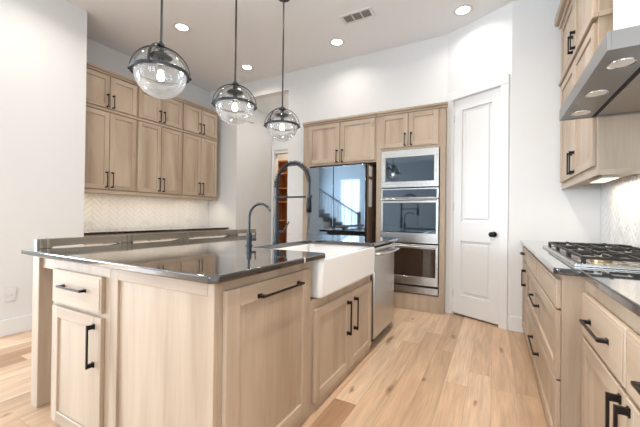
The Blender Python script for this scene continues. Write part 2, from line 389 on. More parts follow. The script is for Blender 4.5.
# ------------------------------------------------------------------ backsplash tiles
def herringbone(u0, u1, v0, v1, W=.05, L=.15, g=.003, th=.0045):
    t = bmesh.new(); c, s_ = math.cos(PI/4), math.sin(PI/4); cu, cv = (u0+u1)/2, (v0+v1)/2
    for n in range(-60, 60):
        for mm in range(-30, 30):
            ox, oy = n*W + mm*L, n*W - mm*L
            for (a, b, ww, hh) in ((ox, oy, L, W), (ox+L, oy+W-L, W, L)):
                px, py = a+ww/2, b+hh/2; qu, qv = px*c-py*s_+cu, px*s_+py*c+cv
                if qu < u0-.1 or qu > u1+.1 or qv < v0-.1 or qv > v1+.1: continue
                e = .002
                def P(x, y, z): return t.verts.new((x*c-y*s_+cu, z, x*s_+y*c+cv))
                X0, X1, Y0, Y1 = a+g/2, a+ww-g/2, b+g/2, b+hh-g/2
                o = [P(X0, Y0, 0), P(X1, Y0, 0), P(X1, Y1, 0), P(X0, Y1, 0)]
                i_ = [P(X0+e, Y0+e, -th), P(X1-e, Y0+e, -th), P(X1-e, Y1-e, -th), P(X0+e, Y1-e, -th)]
                t.faces.new(i_)
                for j in range(4): t.faces.new((o[j], o[(j+1) % 4], i_[(j+1) % 4], i_[j]))
    for co, no in (((u0, 0, 0), (-1, 0, 0)), ((u1, 0, 0), (1, 0, 0)), ((0, 0, v0), (0, 0, -1)), ((0, 0, v1), (0, 0, 1))):
        bmesh.ops.bisect_plane(t, geom=t.verts[:]+t.edges[:]+t.faces[:], plane_co=co, plane_no=no, clear_outer=True)
    return t
def splash(name, loc, rot, u1, v0, v1):
    b = MB(); b.merge(herringbone(0, u1, v0, v1), 0); b.box(0, u1, 0, .004, v0, v1, 1)
    o = b.build(name, [M['tile'], M['grout']], loc=loc, rot=rot); o['kind'] = 'structure'; return o
# hutch wall faces +X (local x -> +Y); range wall faces -X (local x -> -Y)
splash('trim_hutch_tiles', (XA+.004, 1.85, 0), PI/2, YB-1.855, .916, 1.41)
splash('trim_range_tiles', (XR-.004, YP-.005, 0), -PI/2, YP-.4, .916, 1.46)

# ------------------------------------------------------------------ cabinets
def pull(mb, o, x, z, ln, stand=.034, w_=.010):
    """square bar pull on a front at y=-.02; o = 'v' or 'h' """
    y = -.02; a = ln/2
    if o == 'v':
        mb.box(x-w_/2, x+w_/2, y-stand, y-stand+.009, z-a, z+a, bev=.0015)
        for q in (z-a+.012, z+a-.012):
            mb.box(x-w_*.6, x+w_*.6, y-stand+.004, y, q-.010, q+.010, bev=.001); mb.box(x-w_*.9, x+w_*.9, y-.005, y, q-.013, q+.013)
    else:
        mb.box(x-a, x+a, y-stand, y-stand+.009, z-w_/2, z+w_/2, bev=.0015)
        for q in (x-a+.012, x+a-.012):
            mb.box(q-.010, q+.010, y-stand+.004, y, z-w_*.6, z+w_*.6, bev=.001); mb.box(q-.013, q+.013, y-.005, y, z-w_*.9, z+w_*.9)
def round_pull(mb, x, z, ln):
    y = -.02; a = ln/2
    mb.tube([(x, y-.030, z-a), (x, y-.033, z), (x, y-.030, z+a)], .0055, 8)
    for q in (z-a, z+a):
        mb.tube([(x, y, q), (x, y-.006, q), (x, y-.014, q), (x, y-.030, q), (x, y-.037, q)], [.011, .011, .006, .008, .009], 10)
def front(x0, x1, z0, z1, s=.06, slab=False):
    b = MB()
    if slab:
        b.box(x0, x1, -.02, 0, z0, z1, 1, bev=.003)
        b.box(x0+.012, x1-.012, -.0225, -.02, z0+.012, z1-.012, 1, bev=.001)
        return b
    b.box(x0, x0+s, -.02, 0, z0, z1, 0, bev=.0025).box(x1-s, x1, -.02, 0, z0, z1, 0, bev=.0025)
    b.box(x0+s, x1-s, -.02, 0, z0, z0+s, 1, bev=.0025).box(x0+s, x1-s, -.02, 0, z1-s, z1, 1, bev=.0025)
    b.box(x0+s-.002, x1-s+.002, -.009, 0, z0+s-.002, z1-s+.002, 0)
    return b
WOOD = [M['wv'], M['wh']]
def cabinet(name, label, cat, loc, rot, fronts, body, group=None, style='bar', extra=None, hm=None):
    t = thing(name, label, cat, loc, rot, group)
    bb = MB()
    for q in body: bb.box(*q[:6], mat=0, bev=.0015)
    bb.build('cabinet_body', WOOD, t)
    for fr in fronts:
        kind, x0, x1, z0, z1 = fr[:5]; hd = fr[5] if len(fr) > 5 else None
        o = front(x0, x1, z0, z1, s=(fr[6] if len(fr) > 6 else .06), slab=(kind == 'drawer_slab')).build('drawer' if kind.startswith('drawer') else 'door', WOOD, t)
        if hd:
            hb = MB()
            if style == 'round': round_pull(hb, hd[1], hd[2], hd[3])
            else: pull(hb, *hd)
            hb.build('handle', hm or M['bronze'], o)
    if extra: extra(t)
    return t

# ---- island units.  right face: plane x=-.905, local x = world y - y0
CB = .884   # underside of stone
RF = -.905
# end unit facing the camera side (drawer over door), world x -2.17..-1.60
def leg_part(t):
    MB().box(-.265, -.185, .003, .105, 0, CB, 0, bev=.003).build('leg', WOOD, t)
    MB().box(-.185, 0, .02, .07, .81, CB-.001, 1, bev=.002).box(-.25, -.21, .105, 2.30, .80, CB-.001, 0).build('apron', [M['wv'], M['wh']], t)
cabinet('island_cabinet', 'pale wood island end cabinet with one drawer above a single door', 'cabinet', (-2.125, .86, 0), 0,
        [('drawer_slab', .035, .508, .655, .83, ('h', .265, .752, .23)), ('door', .035, .508, .02, .635, ('v', .450, .50, .205))],
        [(0, .545, 0, 2.36, 0, CB-.001)], extra=leg_part, hm=M['black'])
def end_panel(t):   # on the -Y side of the pull-out unit: local -x side
    b = MB(); W_ = .675
    # panel in local coordinates: unit local x = world y, local y = -(world x - RF)
    yA, yB = .0, W_
    b.box(-.02, 0, 0, .035, .0, CB-.001, 0, bev=.002).box(-.02, 0, W_-.06, W_, 0, CB-.001, 0, bev=.002)
    b.box(-.02, 0, .035, W_-.06, CB-.06, CB-.001, 2, bev=.002).box(-.02, 0, .035, W_-.06, 0, .10, 2, bev=.002)
    b.box(-.008, 0, .03, W_-.055, .09, CB-.055, 0)
    b.build('end_panel', [M['wv'], M['wh'], M['wy']], t)
cabinet('island_cabinet', 'pale wood island cabinet with tall pull-out door beside the corner', 'cabinet', (RF, .88, 0), PI/2,
        [('door', .022, .655, .06, .842, ('h', .372, .785, .335), .075)],
        [(0, .688, 0, .673, 0, CB-.001)], extra=end_panel)
cabinet('sink_cabinet', 'pale wood double-door cabinet beneath the white farmhouse sink', 'cabinet', (RF, 1.570, 0), PI/2,
        [('door', .030, .532, .06, .595, ('v', .478, .43, .235)), ('door', .540, .980, .06, .595, ('v', .602, .43, .235))],
        [(0, .995, 0, .673, 0, .648), (0, .995, .56, .673, .648, CB-.001)])
struct_end = MB().box(RF-.673, RF+.005, 3.215, 3.262, 0, CB-.001, bev=.002).build('island_end_panel', WOOD)
tag(struct_end, 'narrow wooden panel closing the island beyond the dishwasher', 'cabinet panel')

# dishwasher
t = thing('dishwasher', 'stainless steel dishwasher in the island right of the sink', 'dishwasher', (RF, 2.575, 0), PI/2)
MB().box(0, .62, .0, .60, .09, CB-.003).box(.02, .60, .05, .55, .0, .09, bev=.004).build('tub', M['void'], t)
dd = MB().box(.008, .612, -.03, -.001, .10, .865, bev=.006, seg=2).build('door', M['steel'], t)
hb = MB(); hb.tube([(.03, -.03, .815), (.035, -.065, .815), (.06, -.082, .815), (.31, -.092, .815), (.56, -.082, .815), (.585, -.065, .815), (.59, -.03, .815)], [.013]*7, 12)
hb.build('handle', M['steel'], dd)

# island countertop with sink cut-out
poly = [(-2.43, .834), (-2.41, .814), (-.885, .814), (-.86, .839), (-.86, 1.66), (-.875, 1.675), (-1.40, 1.675), (-1.43, 1.705), (-1.43, 2.475), (-1.40, 2.505), (-.875, 2.505), (-.86, 2.52), (-.86, 3.269), (-.885, 3.294), (-2.41, 3.294), (-2.43, 3.274)]
tag(MB().prism(poly, CB, .914, bev=.006).build('island_countertop', M['granite']), 'large polished black stone countertop covering the kitchen island', 'countertop')

# weathered rail along the seating side of the island: turned sections between bead blocks
def rail():
    t = thing('bar_rail', 'weathered grey-brown turned wood rail along the far long edge of the island top', 'rail', (-2.402, 0, .9142))
    segs = [(.875, .955), (.955, 1.36), (1.43, 1.87), (1.95, 2.45), (2.53, 2.83)]
    def sec(y, h, w_):
        return [(w_, y, .056), (w_, y, .056-h), (-w_, y, .056-h), (-w_, y, .056)]
    b = MB(); prof = []
    def add(y, h, w_): prof.append(sec(y, h, w_))
    add(.878, .055, .02); add(.955, .055, .02); add(.957, .049, .016); add(1.10, .046, .014); add(1.30, .044, .016); add(1.375, .055, .02)
    for y in (1.385, 1.43): add(y, .055, .02)
    add(1.45, .044, .016); add(1.62, .045, .014); add(1.80, .044, .016); add(1.88, .055, .02); add(1.96, .055, .02)
    add(1.98, .046, .016); add(2.2, .045, .014); add(2.40, .042, .016); add(2.46, .055, .02); add(2.58, .055, .02); add(2.6, .04, .016); add(2.80, .044, .015); add(2.87, .046, .018)
    b.loft(prof, smooth=False); b.build('rail_body', M['weathered'], t)
    for y0 in (.90, .935, 1.365, 1.41, 1.45, 1.89, 1.945, 2.48, 2.53, 2.575):
        MB().box(-.024, .024, y0-.007, y0+.007, -.0, .059, bev=.003).build('bead', M['weathered'], t)
rail()

# farmhouse sink
def rrect(x0, x1, y0, y1, r, z, n=6):
    out = []
    for (cx, cy, a0) in ((x1-r, y1-r, 0), (x0+r, y1-r, PI/2), (x0+r, y0+r, PI), (x1-r, y0+r, 3*PI/2)):
        for k in range(n+1):
            a = a0+PI/2*k/n; out.append((cx+r*math.cos(a), cy+r*math.sin(a), z))
    return out
sx0, sx1, sy0, sy1 = -1.455, -.866, 1.625, 2.573
zt, zb = .8825, .650
L = [rrect(sx0+.02, sx1-.02, sy0+.02, sy1-.02, .02, zb), rrect(sx0+.006, sx1-.006, sy0+.006, sy1-.006, .028, zb+.006), rrect(sx0, sx1, sy0, sy1, .03, zb+.02),
     rrect(sx0, sx1, sy0, sy1, .03, zt-.012), rrect(sx0+.004, sx1-.004, sy0+.004, sy1-.004, .028, zt-.003), rrect(sx0+.012, sx1-.012, sy0+.012, sy1-.012, .025, zt),
     rrect(sx0+.03, sx1-.03, sy0+.03, sy1-.03, .03, zt), rrect(sx0+.038, sx1-.038, sy0+.038, sy1-.038, .035, zt-.008), rrect(sx0+.042, sx1-.042, sy0+.042, sy1-.042, .04, zb+.05),
     rrect(sx0+.07, sx1-.07, sy0+.07, sy1-.07, .05, zb+.025)]
sk = thing('farmhouse_sink', 'white apron-front farmhouse sink set into the island', 'sink', (0, 0, 0))
MB().loft(L).build('basin', M['fireclay'], sk)
MB().lathe([(.045, .0), (.045, .003), (.03, .004), (.001, .002)], (-1.15, 2.02, zb+.025), 24).build('drain', M['chrome'], sk)

# faucets
def arc(c, r, a0, a1, n, dirv):
    return [Vector(c) + Vector(dirv)*(r*math.cos(a)) + Vector((0, 0, 1))*(r*math.sin(a)) for a in [a0+(a1-a0)*i/n for i in range(n+1)]]
t = thing('drinking_water_tap', 'slim gunmetal drinking-water tap with a gooseneck on the island', 'tap', (-1.50, 1.735, .914), 0)
b = MB(); b.lathe([(.025, 0), (.025, .008), (.019, .012), (.019, .04), (.022, .042), (.022, .05), (.019, .052), (.019, .09), (.011, .094), (.010, .10)], (0, 0, 0), 20); b.build('base', M['gunmetal'], t)
dv = (1, 0, 0); r = .096
pts = [Vector((0, 0, .09)), Vector((0, 0, .15)), Vector((0, 0, .197))] + arc((r, 0, .197), r, PI, PI*.17, 16, dv)
MB().tube(pts, .0085, 10).build('spout', M['gunmetal'], t)
b = MB(); b.tube([(0, 0, .045), (.018, .022, .045), (.030, .038, .045)], [.008, .009, .009], 12); b.tube([(.026, .033, .045), (.028, .036, .095)], .0045, 8); b.build('lever', M['gunmetal'], t)

t = thing('pull_down_faucet', 'tall gunmetal spring-neck kitchen faucet beside the sink', 'faucet', (-1.485, 2.03, .9142), 0)
b = MB(); b.lathe([(.028, 0), (.028, .008), (.022, .012), (.022, .20), (.016, .205), (.016, .22)], (0, 0, 0), 24); b.tube([(0, 0, .12), (0, 0, .44)], .0135, 14); b.build('body', M['gunmetal'], t)
dv = (1, 0, 0); r = .146
top = [Vector((0, 0, .42)), Vector((0, 0, .40))]
arcp = [Vector((0, 0, .38)), Vector((0, 0, .43))] + arc((r, 0, .465), r, PI, 0.0, 28, dv) + [Vector((2*r, 0, .35))]
MB().tube(arcp, .0095, 10).build('hose', M['gunmetal'], t)
# spring coil along the arc
fine = []
for i in range(len(arcp)-1):
    for k in range(int(max(12, (arcp[i+1]-arcp[i]).length/.0009))): fine.append(arcp[i].lerp(arcp[i+1], k/24))
coil = []; ln = 0; side = Vector((dv[1], -dv[0], 0))
for i in range(1, len(fine)):
    dd_ = fine[i]-fine[i-1]; ln += dd_.length; d_ = dd_.normalized(); nrm = d_.cross(side).normalized()
    a = ln/.020*2*PI
    if i % 2 == 0: coil.append(fine[i] + side*math.cos(a)*.0185 + nrm*math.sin(a)*.0185)
MB().tube(coil, .0034, 5).build('spring', M['gunmetal'], t)
e = Vector((dv[0]*2*r, dv[1]*2*r, 0))
b = MB(); b.lathe([(.012, .36), (.017, .35), (.018, .32), (.021, .30), (.021, .245), (.018, .24), (.001, .24)], (e.x, e.y, 0), 20); b.build('spray_head', M['black'], t)
b = MB(); b.tube([(0, 0, .355), (e.x*.5, e.y*.5, .355), (e.x*.95, e.y*.95, .355)], .007, 10); b.lathe([(.024, .345), (.024, .368)], (e.x, e.y, 0), 20); b.lathe([(.019, .33), (.019, .37)], (0, 0, 0), 20); b.build('support_arm', M['gunmetal'], t)
b = MB(); b.tube([(0, 0, .085), (.025, .06, .085)], .012, 12); b.tube([(.024, .055, .085), (.045, .11, .165)], [.006, .005], 10); b.build('lever', M['gunmetal'], t)

# ------------------------------------------------------------------ hutch (left wall, faces +X)
XH = -4.16; hy = [1.875, 2.567, 3.265, 3.965]
HL = ['nearest the white wall end', 'in the middle of the row', 'at the corner by the hallway']
for i in range(3):
    y0, y1 = hy[i], hy[i+1]-.002; W_ = y1-y0; c = W_/2
    def crown(t, W_=W_):
        b = MB(); b.box(-.0, W_, -.022, .02, 2.812, 2.835, 1, bev=.003).box(0, W_, -.040, .02, 2.835, 2.862, 1, bev=.006)
        b.box(0, W_, .02, .33, 2.83, 2.855, 1); b.build('crown_moulding', WOOD, t)
    cabinet('wall_cabinet', 'short upper wood cabinet on the left wall, %s' % HL[i], 'cabinet', (XH+.0, y0, 0), PI/2,
            [('door', .012, c-.004, 2.405, 2.80, ('v', c-.034, 2.495, .145), .055), ('door', c+.004, W_-.012, 2.405, 2.80, ('v', c+.034, 2.495, .145), .055)],
            [(0, W_, 0, .325, 2.392, 2.83)], 'short upper cabinets on the left wall', 'round', crown)
    def rail_(t, W_=W_):
        b = MB(); b.box(0, W_, -.012, .012, 1.362, 1.41, 1, bev=.003); b.build('light_rail', WOOD, t)
        b = MB(); b.box(0, W_, -.026, .0, 2.362, 2.39, 1, bev=.004); b.build('moulding', WOOD, t)
    cabinet('wall_cabinet', 'tall wood wall cabinet above the tiled splashback, %s' % HL[i], 'cabinet', (XH+.0, y0, 0), PI/2,
            [('door', .012, c-.004, 1.418, 2.355, ('v', c-.034, 1.535, .175), .055), ('door', c+.004, W_-.012, 1.418, 2.355, ('v', c+.034, 1.535, .175), .055)],
            [(0, W_, 0, .325, 1.405, 2.391)], 'tall cabinets above the left splashback', 'round', rail_)
for i, (a, b) in enumerate(((1.86, 2.93), (2.932, 4.0))):
    W_ = b-a; c = W_/2
    cabinet('base_cabinet', 'wood base cabinet under the left wall counter, %s' % ['half behind the white wall end', 'toward the hallway'][i], 'cabinet', (-3.935, a, 0), PI/2,
            [('drawer_slab', .012, c-.004, .70, .86, ('h', c/2, .78, .16)), ('drawer_slab', c+.004, W_-.012, .70, .86, ('h', c*1.5, .78, .16)),
             ('door', .012, c-.004, .115, .685, ('v', c-.035, .60, .16)), ('door', c+.004, W_-.012, .115, .685, ('v', c+.035, .60, .16))],
            [(0, W_, 0, .53, .10, CB-.001), (0, W_, .06, .53, 0, .10)], 'base cabinets along the left wall')
tag(MB().box(XA+.012, XL, 1.85, 4.016, CB, .914, bev=.005, seg=2).build('counter_slab', M['granite']), 'black stone counter against the left tiled wall', 'countertop')
for i in range(3):
    t = thing('under_cabinet_light', 'warm light bar under the tall left cabinets, %s' % HL[i], 'light', (-4.195, hy[i]+.34, 1.389), 0, 'light bars under the left cabinets')
    MB().box(-.020, .020, -.31, .31, .0, .014, bev=.002).build('housing', M['plastic'], t)
    MB().box(-.015, .015, -.30, .30, -.003, -.0005).build('diffuser', M['strip'], t)
    area('strip_glow', (-4.195, hy[i]+.34, 1.384), (0, 0, 0), .03, .6, 5.0, (1, .84, .64))

# wall outlets
def outlet(label, loc, rot, wide=.115, hh=.07, group=None):
    t = thing('wall_outlet', label, 'outlet', loc, rot, group)
    MB().box(-wide/2, wide/2, -.012, -.004, -hh/2, hh/2, bev=.002).build('cover_plate', M['plastic'], t)
    for s in (-1, 1): MB().box(s*wide*.22-.014, s*wide*.22+.014, -.0145, -.011, -.012, .012, bev=.002).build('socket', M['plastic'], t)
    return t
outlet('white outlet on the left splashback nearest the white wall end', (XA, 2.16, 1.0), PI/2)
outlet('white outlet in the middle of the left splashback', (XA, 2.93, 1.015), PI/2)
outlet('white outlet on the left splashback by the hallway corner', (XA, 3.68, 1.02), PI/2)
outlet('white outlet on the range splashback behind the cooktop', (XR, 3.2, 1.05), -PI/2, .08, .08)
outlet('white outlet low on the plain left wall by the floor', (XL+.003, 1.25, .37), PI/2, .075, .115)
t = thing('door_chime', 'small white chime box high on the hallway side wall', 'chime', (-3.83, 4.42, 2.82), PI/2)
MB().box(-.07, .07, -.04, 0, -.05, .05, bev=.01, seg=2).build('cover', M['plastic'], t)

# closet shelving seen through the hall
t = thing('pantry_shelving', 'orange stained wooden shelving in the closet past the hall', 'shelving', (-3.5, 5.75, 0), 0)
b = MB()
for x in (-.75, -.19, .35, .85): b.box(x, x+.03, 0, .30, 0, 2.32)
b.build('upright', M['pine'], t)
b = MB().box(-.75, .88, .30, .32, 0, 2.32); b.build('back_board', M['pine'], t)
for z in (.10, .55, 1.0, 1.40, 1.70, 2.02, 2.295): MB().box(-.745, .875, .0, .30, z, z+.025).build('shelf', M['pine'], t)
lt = bpy.data.lights.new('closet_light', 'POINT'); lt.energy = 60; lt.color = (1, .82, .6); lt.shadow_soft_size = .08  # unseen lamp, added to give the closet shelves warm light
lo = bpy.data.objects.new('closet_light', lt); col.objects.link(lo); lo.location = (-3.5, 5.45, 2.8)
l = bpy.data.lights.new('hall_downlight', 'AREA'); l.shape = 'DISK'; l.size = .15; l.energy = 16; l.color = (1, .94, .86)  # unseen light, added to brighten the hall side wall
o = bpy.data.objects.new('hall_downlight', l); col.objects.link(o); o.location = (-3.0, 4.55, 3.03)

# ------------------------------------------------------------------ back wall units (face -Y, plane y=3.965)
YF = 3.965
def crownb(x0, x1):
    def f(t):
        b = MB(); b.box(x0, x1, -.02, .02, 2.405, 2.43, 1, bev=.003).box(x0, x1, -.038, .02, 2.43, 2.462, 1, bev=.006).build('crown_moulding', WOOD, t)
    return f
cabinet('fridge_cabinet', 'wood cabinet with two doors above the mirrored refrigerator', 'cabinet', (-2.435, YF, 0), 0,
        [('door', .095, .582, 1.855, 2.40, ('v', .548, 1.94, .155)), ('door', .592, 1.080, 1.855, 2.40, ('v', .626, 1.94, .155))],
        [(0, 1.10, 0, .60, 1.83, 2.41), (0, .13, 0, .60, 0, 1.83)], style='round', extra=crownb(0, 1.10))
cabinet('oven_cabinet', 'tall wood cabinet housing the microwave and double oven', 'cabinet', (-1.333, YF, 0), 0,
        [('door', .052, .398, 1.985, 2.40, ('v', .365, 2.075, .14)), ('door', .406, .752, 1.985, 2.40, ('v', .440, 2.075, .14))],
        [(0, .064, 0, .6, 0, 2.41), (.770, .828, 0, .10, 0, 2.41), (.770, .79, .10, .6, 0, 2.41), (.064, .770, 0, .6, 1.955, 2.41), (.064, .770, 0, .6, 0, .20), (.064, .770, .5, .6, .2, 1.955)],
        style='round', extra=crownb(0, .85))

# refrigerator
t = thing('refrigerator', 'french door refrigerator with blue-grey mirrored doors', 'refrigerator', (-2.27, 3.822, 0), math.radians(-2.5))
MB().box(.0, .86, .065, .80, .03, 1.79, bev=.004).build('casing', M['fridge_side'], t)
for (a, b_, z0, z1, nm) in ((.0, .40, .62, 1.785, 'door'), (.406, .855, .62, 1.785, 'door'), (.0, .855, .03, .61, 'freezer_drawer')):
    MB().box(a, b_, 0, .06, z0, z1, bev=.004, seg=2).build(nm, M['fridge'], t)
MB().box(.78, .85, .01, .12, 1.785, 1.805, bev=.003).box(.02, .10, .01, .12, 1.785, 1.805, bev=.003).build('hinge_cover', M['black'], t)
b = MB().box(.861, .866, .10, .20, 1.25, 1.60).box(.861, .866, .10, .20, 1.64, 1.77).build('label_sheet', M['plastic'], t)

# microwave
OX0, OX1 = -1.262, -.570; OW = OX1-OX0
t = thing('microwave', 'built-in stainless microwave above the double oven', 'microwave', (OX0, YF, 0), 0)
MB().box(.01, OW-.01, .0, .45, 1.505, 1.935).build('casing', M['void'], t)
b = MB()
b.box(0, OW, -.025, -.001, 1.49, 1.562, bev=.002).box(0, OW, -.025, -.001, 1.860, 1.948, bev=.002).box(0, .055, -.025, -.001, 1.562, 1.860, bev=.002).box(OW-.055, OW, -.025, -.001, 1.562, 1.860, bev=.002)
b.build('trim_frame', M['steel'], t)
MB().box(.055, OW-.055, -.020, -.001, 1.562, 1.860, bev=.002).build('glass_door', M['oven_glass'], t)

# double oven
t = thing('double_oven', 'stainless double wall oven below the microwave', 'oven', (OX0, YF, 0), 0)
MB().box(.01, OW-.01, .0, .48, .215, 1.47).build('casing', M['void'], t)
b = MB().box(0, OW, -.022, -.001, 1.355, 1.478, bev=.002); cp = b.build('control_panel', M['steel'], t)
MB().box(.022, OW-.022, -.026, -.021, 1.365, 1.462).build('display_glass', M['oven_glass'], cp)
dr = MB(); dr.box(0, OW, -.03, -.001, .815, .935, bev=.003).box(0, .028, -.03, -.001, .935, 1.345, bev=.002).box(OW-.028, OW, -.03, -.001, .935, 1.345, bev=.002).box(.028, OW-.028, -.03, -.001, 1.30, 1.345, bev=.002)
d1 = dr.build('door', M['steel'], t); MB().box(.028, OW-.028, -.026, -.004, .935, 1.30).build('glass_window', M['oven_glass'], d1)
hb = MB(); hb.tube([(.02, -.075, 1.338), (OW-.02, -.075, 1.338)], .011, 12)
for x in (.05, OW-.05): hb.tube([(x, -.03, 1.338), (x, -.075, 1.338)], .008, 8)
hb.build('handle', M['steel'], d1)
dr = MB(); dr.box(0, OW, -.03, -.001, .315, .415, bev=.003).box(0, .028, -.03, -.001, .415, .80, bev=.002).box(OW-.028, OW, -.03, -.001, .415, .80, bev=.002).box(.028, OW-.028, -.03, -.001, .75, .80, bev=.002)
d2 = dr.build('door', M['steel'], t); MB().box(.028, OW-.028, -.026, -.004, .415, .75).build('glass_window', M['oven_glass_low'], d2)
hb = MB(); hb.tube([(.02, -.075, .775), (OW-.02, -.075, .775)], .011, 12)
for x in (.05, OW-.05): hb.tube([(x, -.03, .775), (x, -.075, .775)], .008, 8)
hb.build('handle', M['steel'], d2)
MB().box(0, OW, -.022, -.001, .215, .290, bev=.002).build('vent_trim', M['steel'], t)

# ------------------------------------------------------------------ right wall (faces -X: local x = y0 - world y)
# bumped-out unit, face plane x=.27
FX = .27; NX = .350
cabinet('base_cabinet', 'narrow pale wood base cabinet in the corner by the pantry wall', 'cabinet', (FX, 3.755, 0), -PI/2,
        [('drawer_slab', .01, .425, .735, .855, ('h', .21, .80, .14)), ('door', .01, .425, .07, .72, ('v', .375, .60, .15))],
        [(0, .435, 0, XR-FX-.006, 0, CB-.001)])
DW_ = 3.318-1.78
cabinet('drawer_cabinet', 'pale wood drawer cabinet under the cooktop with two deep drawers', 'cabinet', (FX, 3.318, 0), -PI/2,
        [('drawer_slab', .012, DW_*.50-.004, .725, .855), ('drawer_slab', DW_*.50+.004, DW_-.02, .725, .855),
         ('drawer', .012, DW_-.02, .405, .715, ('h', .735, .585, .36)), ('drawer', .012, DW_-.02, .075, .395, ('h', .735, .285, .36))],
        [(0, DW_, 0, XR-FX-.006, 0, CB-.001)])
# near units on recessed plane
def near_unit(label, y1, y0, d0, d1, h1, h2, drw):
    W_ = y1-y0; c = W_/2
    return cabinet('base_cabinet', label, 'cabinet', (NX, y1, 0), -PI/2, drw + [('door', .045, c-.004, .05, .635, ('v', c-.036, .495, .245)), ('door', c+.004, W_-.02, .05, .635, ('v', c+.036, .495, .245))],
        [(0, W_, 0, XR-NX-.006, 0, CB-.001)])
near_unit('pale wood base cabinet nearest the camera with two doors', 1.778, .66, 0, 0, 0, 0,
          [('drawer_slab', .045, .555, .650, .822, ('h', .30, .735, .24)), ('drawer_slab', .567, 1.10, .650, .822, ('h', .84, .735, .24))])
cabinet('base_cabinet', 'pale wood base cabinet at the edge of the view beside the range wall', 'cabinet', (NX, .656, 0), -PI/2,
        [('drawer_slab', .012, .60, .650, .822, ('h', .30, .735, .24)), ('door', .012, .60, .05, .635, ('v', .55, .50, .24))],
        [(0, .62, 0, XR-NX-.006, 0, CB-.001)])
poly = [(.235, YP-.003), (.235, 1.765), (.25, 1.75), (.325, 1.75), (.325, .04), (XR-.013, .04), (XR-.013, YP-.003)]
tag(MB().prism(poly, CB, .914, bev=.005).build('range_countertop', M['granite']), 'polished dark stone countertop along the right wall under the cooktop', 'countertop')

# cooktop
CX0, CX1, CY0, CY1 = .325, .80, 1.86, 2.95
t = thing('gas_cooktop', 'stainless gas cooktop with black cast iron grates', 'cooktop', (CX0, CY0, .914), 0)
cw, cl = CX1-CX0, CY1-CY0
b = MB(); b.box(0, cw, 0, cl, .0, .008, bev=.002)
b.box(0, .03, 0, cl, .008, .014, bev=.002).box(cw-.02, cw, 0, cl, .008, .014, bev=.002).box(.03, cw-.02, 0, .02, .008, .014, bev=.002).box(.03, cw-.02, cl-.02, cl, .008, .014, bev=.002)
b.build('tray', M['steel'], t)
def grate(y0, y1):
    g = MB(); x0, x1 = .04, cw-.025; s = .006; z0, z1 = .034, .046
    for y in (y0, y1): g.box(x0, x1, y-s, y+s, z0, z1, bev=.001)
    for x in (x0, x1, (x0+x1)/2): g.box(x-s, x+s, y0, y1, z0, z1, bev=.001)
    cy = (y0+y1)/2
    for q in (.25, .75):
        cx = x0+(x1-x0)*q
        for (dx, dy) in ((1, 0), (-1, 0), (0, 1), (0, -1)):
            if dx: g.box(min(cx+dx*.03, cx+dx*(x1-x0)*.24), max(cx+dx*.03, cx+dx*(x1-x0)*.24), cy-s, cy+s, z0+.002, z1+.006, bev=.001)
            else: g.box(cx-s, cx+s, min(cy+dy*.03, cy+dy*(y1-y0)*.49), max(cy+dy*.03, cy+dy*(y1-y0)*.49), z0+.002, z1+.006, bev=.001)
    for x in (x0, (x0+x1)/2, x1):
        for y in (y0, y1): g.box(x-.009, x+.009, y-.009, y+.009, .0085, z0+.008, bev=.001)
    return g
for i in range(3):
    a = .025+i*(cl-.05)/3+.008; b_ = .025+(i+1)*(cl-.05)/3-.008
    grate(a, b_).build('grate', M['iron'], t)
for (x, y, rr) in ((.14, .20, .042), (.34, .20, .034), (.24, cl/2, .055), (.14, cl-.20, .036), (.34, cl-.20, .042)):
    bu = MB().lathe([(rr, .0085), (rr, .018), (rr*.85, .022), (.001, .022)], (x, y, 0), 24).build('burner', M['brass'], t)
    MB().lathe([(rr*.7, .0222), (rr*.75, .026), (rr*.6, .031), (.001, .031)], (x, y, 0), 24).build('burner_cap', M['iron'], bu)

# range hood
HX, HY0, HY1, HZ = .365, 1.555, 2.555, 1.760
t = thing('range_hood', 'stainless steel range hood over the cooktop', 'range hood', (HX, HY0, HZ), 0)
hw, hl = XR-.006-HX, HY1-HY0
b = MB()
b.box(0, .012, 0, hl, 0, .072, bev=.001).box(.012, hw, 0, .012, 0, .072, bev=.001).box(.012, hw, hl-.012, hl, 0, .072, bev=.001)
b.box(hw-.012, hw, .012, hl-.012, 0, .072)
# sloping top up to the chase
b.box(.012, hw-.012, .012, hl-.012, .056, .072)
b.box(.235, hw, .03, hl-.17, .072, .19)
b.box(.012, .160, .012, hl-.012, .004, .012)
b.build('canopy', M['hood_steel'], t)
MB().box(.160, .180, .012, hl-.012, .002, .020).build('divider', M['void'], t)
for k in range(2):
    y0 = .014+k*(hl-.028)/2; y1 = y0+(hl-.028)/2-.006
    MB().box(.180, hw-.014, y0, y1, .006, .02, bev=.002).build('filter', M['steel_dark'], t)
for y in (.16, .52, .86):
    lp = MB().lathe([(.047, .0035), (.046, .0), (.040, .001), (.040, .004)], (.082, y, 0), 28, caps=False).build('lamp_ring', M['chrome'], t)
    MB().lathe([(.001, .0015), (.040, .0015), (.040, .003), (.001, .003)], (.082, y, 0), 28, caps=False).build('lamp_lens', M['hoodlamp'], lp)
struct('wall_chase', MB().box(.587, XR, HY0+.03, HY1-.16, HZ+.19, H), M['wall'])

